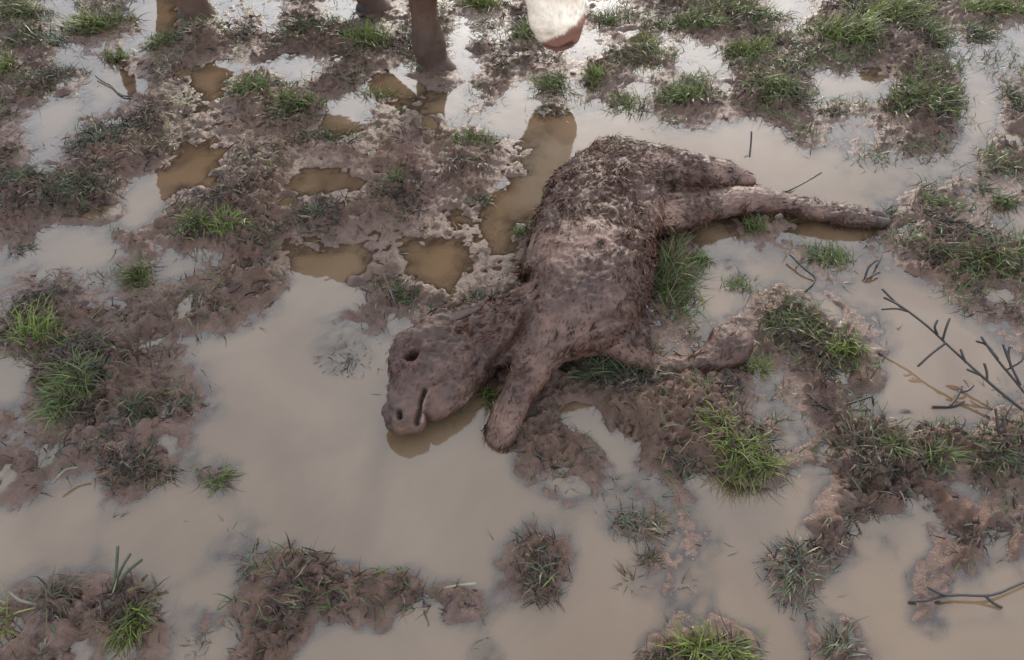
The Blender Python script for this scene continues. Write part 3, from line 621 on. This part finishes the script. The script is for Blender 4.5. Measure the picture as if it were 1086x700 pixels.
# ------------------------------------------------------------------ grass tufts, one object each
# (px, py, half width, half depth in photo px, blades, length m, tone, label)
TUFTS = [
 (38,186,30,13,170,.06,'dark','dark grass tuft at the left end of the left-edge turf mound'),
 (85,205,34,20,300,.06,'dark','matted dark grass capping the big turf mound at the left edge'),
 (205,240,22,12,130,.075,'mid','green tuft on the thin ridge left of the brown puddles'),
 (245,245,18,11,100,.07,'bright','yellowish bright tuft right beside the ridge tuft left of brown puddles'),
 (272,256,18,10,90,.05,'muddy','short muddy tuft at the right end of the thin ridge'),
 (145,292,17,16,130,.075,'mid','small leaning green tuft at the puddle edge below the thin ridge'),
 (100,292,26,12,70,.055,'grey','sparse grey-green half-drowned grass left of the small leaning tuft'),
 (32,362,30,22,260,.075,'bright','bright yellow-green tuft highest of the left-side grass bank'),
 (74,414,34,24,330,.075,'mid','thick mid-green tuft in the middle of the left-side grass bank'),
 (85,365,16,10,80,.055,'muddy','small dull tuft right of the bright left-bank tuft'),
 (108,405,22,14,120,.055,'dark','dark flattened grass right of the thick left-bank tuft'),
 (146,434,26,12,130,.06,'dark','dark low tuft on the mud spit pointing at the calf head'),
 (200,425,28,14,70,.05,'grey','thin drowned grass at the end of the left mud spit'),
 (155,492,24,14,140,.05,'muddy','mud-coloured tuft on the corner of the left mud bank'),
 (225,508,12,9,45,.06,'mid','few leaning blades on the tiny mud islet in the big puddle'),
 (266,98,22,11,160,.075,'mid','tuft on the mud hump left of the square bright puddle'),
 (320,114,22,11,170,.07,'mid','leafy tuft nearest the square bright puddle behind the brown puddles'),
 (100,24,36,12,300,.085,'bright','wide bright tuft in the top left among white puddles'),
 (20,12,30,12,220,.085,'mid','grass clump in the very top left corner'),
 (40,42,32,11,200,.07,'dark','dark flat grass below the top left corner clump'),
 (172,44,20,10,120,.07,'mid','tuft growing out of water left of the far mud clod'),
 (122,58,18,8,90,.06,'mid','small tuft between two white puddles at top left'),
 (8,72,14,10,90,.07,'bright','light green tuft cut by the left edge near the top'),
 (66,80,32,9,160,.06,'muddy','brownish grass strip behind the long white puddle at left'),
 (108,150,30,14,190,.055,'dark','dark shaggy tuft below the long white puddle at left'),
 (168,155,26,12,120,.05,'muddy','muddy tuft left of the first brown puddle'),
 (330,30,36,12,220,.07,'dark','dark grass patch left of the cow front legs'),
 (388,44,24,12,200,.085,'bright','bright tall tuft just left of the cow nearer front leg'),
 (505,3,24,8,150,.085,'bright','bright tuft at the top edge between cow leg and cow face'),
 (556,38,16,12,110,.08,'mid','grass tuft left of the cow muzzle'),
 (645,20,18,10,110,.07,'mid','dark green tuft right of the cow face'),
 (590,86,24,12,170,.065,'mid','tuft in the water straight below the cow muzzle'),
 (633,84,16,10,100,.06,'bright','small yellow-green tuft on dark mud below right of the muzzle'),
 (585,115,26,10,100,.05,'grey','scattered grass in white water above the calf rump'),
 (668,108,22,11,110,.055,'mid','loose leafy tuft standing in water above the calf thigh'),
 (684,48,14,9,90,.075,'bright','small bright tuft right of the cow face near mud'),
 (728,100,38,14,250,.06,'mid','wide low tuft in the middle of the upper right water edge'),
 (796,55,24,11,240,.06,'bright','vivid round green cushion of grass at upper right'),
 (735,22,34,12,260,.075,'mid','grass patch along the top edge right of the cow face'),
 (800,14,34,12,260,.075,'mid','grass patch along the top edge above the round cushion'),
 (832,98,36,14,330,.065,'mid','dense dark tuft between white water and the far brown puddle'),
 (895,38,28,16,330,.095,'bright','tall bright clump behind the far brown puddle'),
 (950,20,44,14,350,.085,'bright','grass bank along the top edge near the right corner'),
 (1050,8,36,10,240,.08,'bright','grass in the top right corner'),
 (990,40,20,12,150,.075,'mid','upright tuft right of the far mud bank'),
 (990,112,48,20,460,.065,'mid','broad flattened grass patch right of the far brown puddle'),
 (1045,35,24,9,130,.06,'dark','dark tuft between small puddles near the right corner'),
 (1075,100,14,16,120,.065,'dark','dark grass cut by the right edge beside white puddle'),
 (1072,178,14,12,90,.06,'muddy','brown-green tuft on mud at the right edge below white puddle'),
 (998,217,28,9,160,.045,'mid','low isolated tuft right of the stretched hind hoof'),
 (1045,200,14,8,70,.05,'dark','tiny dark tuft near the right edge above the low isolated one'),
 (1068,214,18,8,110,.05,'mid','small tuft at the right edge above the long grassy ridge'),
 (940,226,12,9,70,.055,'dark','dark sprigs around the stretched hind hoof'),
 (985,266,30,10,150,.055,'muddy','brown stubbly grass on the left end of the right-hand ridge'),
 (1050,280,40,16,330,.065,'mid','green grass on the right end of the right-hand ridge'),
 (804,238,20,9,130,.05,'mid','tuft under the stretched hind leg'),
 (878,272,26,14,170,.055,'mid','shaggy tuft in water below the stretched hind leg'),
 (786,303,24,8,110,.045,'mid','short row of blades in the puddle right of the belly'),
 (715,295,24,34,420,.085,'mid','lush green grass pressed against the calf belly'),
 (742,272,16,8,90,.05,'mid','short grass fringe right of the belly grass'),
 (842,340,32,20,330,.055,'mid','yellow-green tuft behind the bent foreleg knob'),
 (896,368,24,13,170,.06,'bright','bright tuft on the mud lump left of the thorny branch'),
 (803,386,15,10,90,.055,'bright','small bright tuft hugging the bent foreleg knob'),
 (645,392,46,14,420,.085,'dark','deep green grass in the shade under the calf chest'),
 (762,462,18,12,140,.055,'bright','upper small bright tuft on the trampled mud below the calf'),
 (795,490,36,18,330,.075,'bright','large drooping bright tuft on the trampled mud below the calf'),
 (730,497,20,10,110,.05,'grey','dull grass left of the large drooping tuft'),
 (915,478,28,24,190,.055,'muddy','brown-green shaggy grass on the left end of the right mud bank'),
 (945,480,14,12,100,.06,'mid','small green tuft in the middle of the right mud bank'),
 (995,488,24,12,130,.055,'mid','low green tuft right of centre on the right mud bank'),
 (1055,490,26,13,150,.05,'dark','dark tangled nest of grass on the right mud bank'),
 (850,606,22,30,220,.055,'grey','large grey-green dripping tuft in the lower right puddle'),
 (680,556,34,18,210,.05,'grey','pale wet grass spread in shallow water below centre'),
 (690,590,18,9,70,.04,'muddy','small brown tuft in the shallows below the pale wet grass'),
 (570,606,40,28,150,.045,'muddy','round muddy grass clump standing alone in the puddle'),
 (672,620,9,8,26,.055,'muddy','thin brown sprig right of the round muddy clump'),
 (726,618,9,7,26,.05,'muddy','thin brown sprig in shallow mud near the bottom centre'),
 (755,692,42,14,300,.075,'bright','bright yellowish tuft at the bottom edge right of centre'),
 (890,682,24,20,130,.05,'grey','grey wet grass at the bottom edge right of the yellowish tuft'),
 (690,690,20,10,70,.05,'muddy','dark muddy stubble left of the bottom yellowish tuft'),
 (142,664,22,18,150,.06,'bright','bright tuft on the bottom left mud bank'),
 (64,640,18,14,90,.055,'muddy','dull tuft on the far left of the bottom mud bank'),
 (3,660,10,18,46,.075,'yellow','yellow-green blades cut by the left edge at the bottom'),
 (215,685,24,12,80,.05,'grey','grey drowned grass at the bottom edge left of the long mud ridge'),
 (268,600,14,20,80,.05,'grey','drowned grey-green blades at the left shoulder of the long mud ridge'),
 (320,588,12,7,60,.035,'yellow','short straw-yellow fringe on top of the long mud ridge'),
 (380,378,40,16,240,.045,'grey','drowned grass mat left of the calf eye'),
 (480,438,16,9,80,.055,'grey','wet grass sticking out under the calf jaw'),
 (518,412,9,14,80,.055,'mid','green sprig between calf jaw and foreleg'),
 (552,244,10,9,70,.05,'mid','small green sprig behind the calf back'),
 (422,196,12,8,60,.045,'mid','lone small tuft on the reddish mud above the calf head'),
 (512,212,18,7,80,.035,'dark','dark low sprigs in the brown water behind the calf shoulder'),
 (325,225,26,9,120,.04,'dark','dark sprigs on mud just below the second brown puddle'),
 (425,318,22,9,110,.045,'dark','dark grass at the foot of the upright stick near the calf head'),
 (505,308,14,8,60,.04,'grey','grey-green blades right beside the calf neck'),
 (20,262,14,8,60,.05,'muddy','straw-tipped tuft on the little mud islet at the left edge'),
 (885,118,20,7,60,.04,'muddy','few brown blades on the mud bar in the far puddle'),
 (350,140,26,9,120,.04,'dark','dark sprigs on the mud below the square bright puddle'),
 (500,148,28,9,110,.045,'mid','grass strip on the mud behind the calf back near white water'),
 (400,98,26,8,110,.045,'mid','grass around the ring puddle at the cow foot'),
]
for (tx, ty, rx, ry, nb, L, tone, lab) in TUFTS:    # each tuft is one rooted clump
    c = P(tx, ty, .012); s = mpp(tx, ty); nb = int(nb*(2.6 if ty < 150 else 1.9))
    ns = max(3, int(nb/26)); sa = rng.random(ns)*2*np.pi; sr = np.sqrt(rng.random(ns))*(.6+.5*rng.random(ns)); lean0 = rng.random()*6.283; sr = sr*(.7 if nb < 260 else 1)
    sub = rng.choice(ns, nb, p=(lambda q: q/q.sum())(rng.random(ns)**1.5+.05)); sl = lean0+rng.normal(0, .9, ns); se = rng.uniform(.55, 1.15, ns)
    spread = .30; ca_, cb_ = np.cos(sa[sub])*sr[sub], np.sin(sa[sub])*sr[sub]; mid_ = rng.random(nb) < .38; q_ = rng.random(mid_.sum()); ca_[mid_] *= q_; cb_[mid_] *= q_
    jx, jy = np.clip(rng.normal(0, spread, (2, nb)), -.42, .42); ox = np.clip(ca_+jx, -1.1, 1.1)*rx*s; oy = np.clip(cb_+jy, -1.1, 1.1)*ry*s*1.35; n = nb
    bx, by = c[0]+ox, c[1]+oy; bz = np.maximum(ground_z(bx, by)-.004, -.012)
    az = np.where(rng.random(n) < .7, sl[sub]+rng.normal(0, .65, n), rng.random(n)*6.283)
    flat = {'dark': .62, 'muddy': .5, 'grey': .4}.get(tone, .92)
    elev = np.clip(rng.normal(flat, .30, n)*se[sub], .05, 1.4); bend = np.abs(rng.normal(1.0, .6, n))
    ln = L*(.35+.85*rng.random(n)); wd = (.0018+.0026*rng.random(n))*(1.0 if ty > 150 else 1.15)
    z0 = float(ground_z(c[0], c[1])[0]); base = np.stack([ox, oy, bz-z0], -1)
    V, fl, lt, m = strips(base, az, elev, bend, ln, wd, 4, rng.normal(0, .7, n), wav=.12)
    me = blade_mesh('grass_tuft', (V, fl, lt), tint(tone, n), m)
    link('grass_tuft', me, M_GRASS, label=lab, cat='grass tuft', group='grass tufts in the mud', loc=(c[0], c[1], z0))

# ------------------------------------------------------------------ uncountable litter: matted roots, loose grass, straw
def scatter(n, x0, x1, y0, y1, weight):
    X = rng.uniform(x0, x1, n*6); Y = rng.uniform(y0, y1, n*6); h, lv, qx, qy = ground(X, Y)
    w = weight(X, Y, h, lv, qx, qy); ok = rng.random(len(X)) < w; X, Y = X[ok][:n], Y[ok][:n]
    return X, Y
def in_calf(qx, qy): return (((qx-610)/95)**2+((qy-270)/130)**2 < 1)
X, Y = scatter(52000, -2.3, 2.3, .45, 3.3, lambda x,y,h,lv,qx,qy: sstep(2.6,4.6,lv)*(.12+.88*sstep(-.15,.5,noise2(x*6,y*6,71)))*(1-.9*np.exp(-(((qx-430)/110)**2+((qy-160)/45)**2))))
n = len(X); Z = ground_z(X, Y)
V, fl, lt, m = strips(np.stack([X,Y,Z+.001],-1), rng.random(n)*6.283, rng.normal(.35,.3,n), np.abs(rng.normal(1.0,.6,n)), .016+.042*rng.random(n)**1.6, .0024+.0036*rng.random(n), 3, rng.normal(0,.8,n), wav=.35)
c = np.clip(np.array([.026,.016,.011])*(1+.5*rng.standard_normal((n,1))), .01, .1); st = rng.random(n) < .07; c[st] = np.array([.14,.10,.06])*(.6+.6*rng.random((st.sum(),1))); gn = rng.random(n) < .12; c[gn] = np.array([.045,.055,.024])*(.7+.6*rng.random((gn.sum(),1)))
link('matted_dead_grass', blade_mesh('matted_dead_grass', (V,fl,lt), c, m), M_DEAD, kind='stuff', label='muddy dead grass and roots trampled into the mud', cat='dead grass')

# crumbled clods
X, Y = scatter(3200, -2.3, 2.3, .45, 3.3, lambda x,y,h,lv,qx,qy: sstep(2.4,4.4,lv)*(.08+.92*sstep(-.1,.45,noise2(x*4.5+9,y*4.5,72)))*(1-.9*np.exp(-(((qx-430)/110)**2+((qy-160)/45)**2))))
n = len(X); Z = ground_z(X, Y); gold = (1+5**.5)/2
ico = np.array([(-1,gold,0),(1,gold,0),(-1,-gold,0),(1,-gold,0),(0,-1,gold),(0,1,gold),(0,-1,-gold),(0,1,-gold),(gold,0,-1),(gold,0,1),(-gold,0,-1),(-gold,0,1)])/1.9
icf = np.array([(0,11,5),(0,5,1),(0,1,7),(0,7,10),(0,10,11),(1,5,9),(5,11,4),(11,10,2),(10,7,6),(7,1,8),(3,9,4),(3,4,2),(3,2,6),(3,6,8),(3,8,9),(4,9,5),(2,4,11),(6,2,10),(8,6,7),(9,8,1)])
rad = .0025+.008*rng.random(n)**2.6
sh = ico[None]*rad[:,None,None]*(1+.32*rng.standard_normal((n,12,1)))*np.stack([.8+.8*rng.random(n), .8+.8*rng.random(n), .55+.5*rng.random(n)],-1)[:,None,:]
an = rng.random(n)*6.283; ca, sa = np.cos(an)[:,None], np.sin(an)[:,None]
sh = np.stack([sh[...,0]*ca-sh[...,1]*sa, sh[...,0]*sa+sh[...,1]*ca, sh[...,2]], -1)
V = (sh+np.stack([X,Y,Z+rad*.15],-1)[:,None,:]).reshape(-1,3); F = ((np.arange(n)*12)[:,None,None]+icf[None]).reshape(-1,3)
me = mesh_np('mud_crumbs', V, F.ravel(), np.full(len(F),3)); attr_f(me, 'wet', np.repeat(rng.random(n)*.5, 12)); attr_f(me, 'red', np.repeat(rng.random(n)*.3, 12)); attr_f(me, 'turf', np.zeros(n*12))
link('mud_crumbs', me, M_MUD, kind='stuff', label='small crumbs and clods of trampled mud', cat='mud')

def w_loose(x, y, h, lv, qx, qy):
    top = sstep(190, 20, qy)*(.25+.75*sstep(380, 640, np.abs(qx-300)+150)); right = sstep(620, 950, qx)*sstep(600, 300, qy)*.5
    return np.clip((top+right)+.12, 0, 1)*sstep(1.4, 3.2, lv)*sstep(-.2, .35, noise2(x*5, y*5, 73))
X, Y = scatter(30000, -2.3, 2.3, .45, 3.4, w_loose)
n = len(X); Z = np.maximum(ground_z(X, Y)-.003, -.012)
V, fl, lt, m = strips(np.stack([X,Y,Z],-1), rng.random(n)*6.283, np.clip(rng.normal(.8,.35,n),.1,1.4), np.abs(rng.normal(1.1,.5,n)), .025+.04*rng.random(n), .0024+.0022*rng.random(n), 3, rng.normal(0,.7,n), wav=.12)
link('loose_grass', blade_mesh('loose_grass', (V,fl,lt), tint('mid', n)*.85, m), M_GRASS, kind='stuff', label='thin loose grass between the tufts', cat='grass')
# drowned blades and straws just breaking the water
X, Y = scatter(5200, -2.3, 2.3, .45, 3.3, lambda x,y,h,lv,qx,qy: sstep(.25,1.2,lv)*sstep(3.0,2.0,lv)*sstep(.05,.5,noise2(x*7,y*7,75))*.9)
n = len(X)
V, fl, lt, m = strips(np.stack([X,Y,np.full(n,-.003)],-1), rng.random(n)*6.283, np.abs(rng.normal(.18,.16,n)), np.abs(rng.normal(.35,.3,n)), .015+.035*rng.random(n), .0018+.0022*rng.random(n), 3, rng.normal(0,.3,n), wav=.25)
link('drowned_grass', blade_mesh('drowned_grass', (V,fl,lt), np.where(rng.random((n,1))<.5, tint('grey', n), tint('muddy', n))*.8, m), M_DEAD, kind='stuff', label='bits of grass and straw floating in the shallow puddles', cat='grass')
# the field goes on outside the frame
R_ = 2.2+6.5*rng.random(26000)**1.3; A_ = rng.random(26000)*2*np.pi; X = R_*np.cos(A_); Y = 1.6+R_*np.sin(A_)
qx, qy, _ = project(np.stack([X,Y,np.zeros_like(X)],-1)); ok = ~((qx > -30)&(qx < 1116)&(qy > 0)&(qy < 730)&(Y > .2)); X, Y = X[ok], Y[ok]
ok = (ground_z(X, Y) > -.003)&(noise2(X*2.5, Y*2.5, 77) > -.15); X, Y = X[ok], Y[ok]; n = len(X)
V, fl, lt, m = strips(np.stack([X,Y,ground_z(X,Y)-.004],-1), rng.random(n)*6.283, np.clip(rng.normal(.9,.3,n),.1,1.4), np.abs(rng.normal(1.0,.5,n)), .05+.07*rng.random(n), .005+.004*rng.random(n), 3, rng.normal(0,.7,n))
link('field_grass', blade_mesh('field_grass', (V,fl,lt), tint('mid', n), m), M_GRASS, kind='stuff', label='rough grass of the surrounding field', cat='grass')

# ------------------------------------------------------------------ branches, twigs and sticks
def twig(name, lines, label, cat='twig', col=(.020,.014,.011)):
    """lines: list of (polyline of (px,py,z), radius start mm, radius end mm)"""
    o0 = P(*lines[0][0][0]); V, F, o = [], [], 0
    for pts, r0, r1 in lines:
        p = [P(*q)-o0 for q in pts]; k = len(p)
        if k > 1: p = [p[0]] + [q+rng.normal(0, .002, 3) for q in p[1:-1]] + [p[-1]]
        rr = [(r0+(r1-r0)*i/(k-1))*(.66 if name != 'stick' else .5)*rng.uniform(.88,1.12)/1000 for i in range(k)]
        v_, f_, _ = tube(p, rr, 7, 3); V.append(v_); F += [[i+o for i in q] for q in f_]; o += len(v_)
    V = np.vstack(V); me = mesh_np(name, V, np.concatenate([np.array(f) for f in F]), [len(f) for f in F])
    attr_c(me, 'tint', np.clip(np.array(col)*(1+.3*noise3(V*60, 81))[:,None], .006, 1))
    return link(name, me, M_TWIG, label=label, cat=cat, group='sticks lying in the mud', loc=o0)
twig('branch', [([(1100,446,.02),(1060,414,.05),(1012,372,.075),(985,346,.085),(955,325,.09),(938,316,.09)], 6.0, 2.4),
    ([(958,328,.09),(947,316,.095),(936,307,.10)], 2.4, 1.2), ([(962,330,.088),(948,327,.09),(936,328,.09)], 1.8, .9),
    ([(1003,364,.078),(990,374,.06),(974,388,.03)], 2.6, 1.6), ([(994,354,.082),(992,346,.10),(994,340,.11)], 1.8, .7), ([(1000,360,.08),(1003,348,.105),(1007,338,.12)], 2.0, .8),
    ([(1040,398,.058),(1032,394,.06),(1026,392,.062)], 2.0, 1.0), ([(1024,384,.066),(1021,377,.075),(1019,371,.08)], 1.8, .8), ([(1047,404,.056),(1046,394,.07),(1044,386,.08)], 1.6, .6)],
    'long dark forked branch slanting into the puddle from the right edge', 'branch')
twig('branch', [([(1102,436,.03),(1076,404,.06),(1058,380,.08),(1041,358,.10)], 4.5, 1.6), ([(1058,380,.08),(1048,366,.085),(1036,362,.09)], 1.4, .7),
    ([(1082,408,.056),(1072,386,.09),(1064,366,.12)], 1.8, .7), ([(1072,388,.085),(1070,376,.10),(1071,368,.11)], 1.2, .5), ([(1068,392,.07),(1082,384,.09),(1086,374,.10)], 1.4, .6)],
    'shorter branch with fine side twigs above the long one at the right edge', 'branch')
twig('twig', [([(1100,611,.022),(1075,621,.02),(1050,631,.018),(1020,631,.018),(1000,629,.018),(985,623,.022)], 4.2, 2.2), ([(1004,631,.018),(985,636,.01),(965,638,.004)], 2.4, 1.2), ([(1045,632,.018),(1055,640,.008),(1062,644,.004)], 1.8, .9)],
    'curved dark root-like twig in the lower right corner')
twig('twig', [([(897,429,.012),(912,424,.022),(925,420,.032),(926,430,.01)], 2.2, 1.2), ([(897,429,.012),(880,432,.02),(868,427,.02),(857,418,.02)], 2.0, 1.4), ([(872,429,.02),(862,429,.016)], 1.4, .8)],
    'bent twig sticking out of the mud lump left of the branch')
twig('twig', [([(990,431,.004),(1010,430,.005),(1022,426,.006)], 1.6, 1.0), ([(1008,430,.005),(1015,420,.01),(1020,410,.02)], 1.4, .8), ([(1017,416,.012),(1026,414,.015),(1032,409,.02)], 1.2, .7)],
    'small forked twig floating below the long branch')
twig('stick', [([(835,203,.005),(853,194,.03),(871,183,.06)], 1.6, .9)], 'thin pale straw rising beside the stretched hind leg', 'stick', (.075,.062,.045))
twig('stick', [([(838,270,.02),(852,285,.015),(865,297,.006),(852,310,.002)], 1.5, .9)], 'thin bent stalk in the puddle right of the calf belly', 'stick')
twig('stick', [([(421,325,.01),(414,308,.04),(407,291,.075)], 3.2, 2.0)], 'upright brown stick planted in mud above the calf head', 'stick', (.075,.05,.035))
twig('stick', [([(795,166,.0),(797,150,.03),(797,140,.05)], 1.2, .6)], 'single dark stem standing in the water beyond the calf thigh', 'stick')
twig('stick', [([(933,276,.005),(928,284,.03),(935,270,.04)], 1.8, 1.0), ([(917,296,.0),(922,282,.03),(930,276,.045)], 1.5, 1.0)], 'little crooked twig upright in water above the long branch', 'twig')
twig('stick', [([(920,296,.004),(927,292,.012),(933,289,.012)], 2.4, 1.8)], 'short dark wood chip floating above the branch tip', 'stick')
twig('stick', [([(130,136,.0),(129,128,.03),(127,119,.05)], 2.0, 1.0)], 'short upright twig on mud below the long white puddle', 'stick')
twig('stick', [([(118,91,.006),(106,84,.012),(101,80,.012)], 1.6, 1.0), ([(118,91,.006),(130,101,.006),(147,101,.006)], 1.8, 1.2)], 'thin bent stick lying across the long white puddle', 'stick')
twig('stick', [([(57,600,.0)if 0 else (113,640,.0),(121,612,.05),(125,580,.10)], 1.9, .8), ([(115,640,.0),(132,610,.05),(150,594,.08)], 1.6, .7), ([(114,640,.0),(128,606,.04),(138,588,.05)], 1.4, .6)],
    'spray of dark upright stalks in the lower left mud', 'stalks', (.036,.042,.020))
twig('stick', [([(10,628,.015),(20,638,.022),(38,641,.02)], 1.8, 1.0)], 'pale bent straw on the bottom left mud bank', 'stick', (.13,.10,.07))
twig('stick', [([(472,624,.012),(486,624,.016),(504,619,.018)], 1.8, 1.0)], 'pale straw on the end of the long mud ridge', 'stick', (.16,.14,.09))
twig('stick', [([(56,512,.03),(68,500,.036),(82,496,.036)], 2.0, 1.2)], 'pale bent straw on the left mud bank', 'stick', (.13,.10,.07))
twig('stick', [([(1063,478,.0),(1060,460,.045),(1056,434,.08)], 4.0, 2.6), ([(1060,460,.045),(1066,452,.06),(1064,440,.07)], 2.4, 1.4)], 'stubby dark root standing upright on the right mud bank', 'root')
twig('stick', [([(230,300,.02),(243,310,.022),(256,302,.028)], 1.8, 1.0)], 'curved root lying on mud left of the largest brown puddle', 'root')
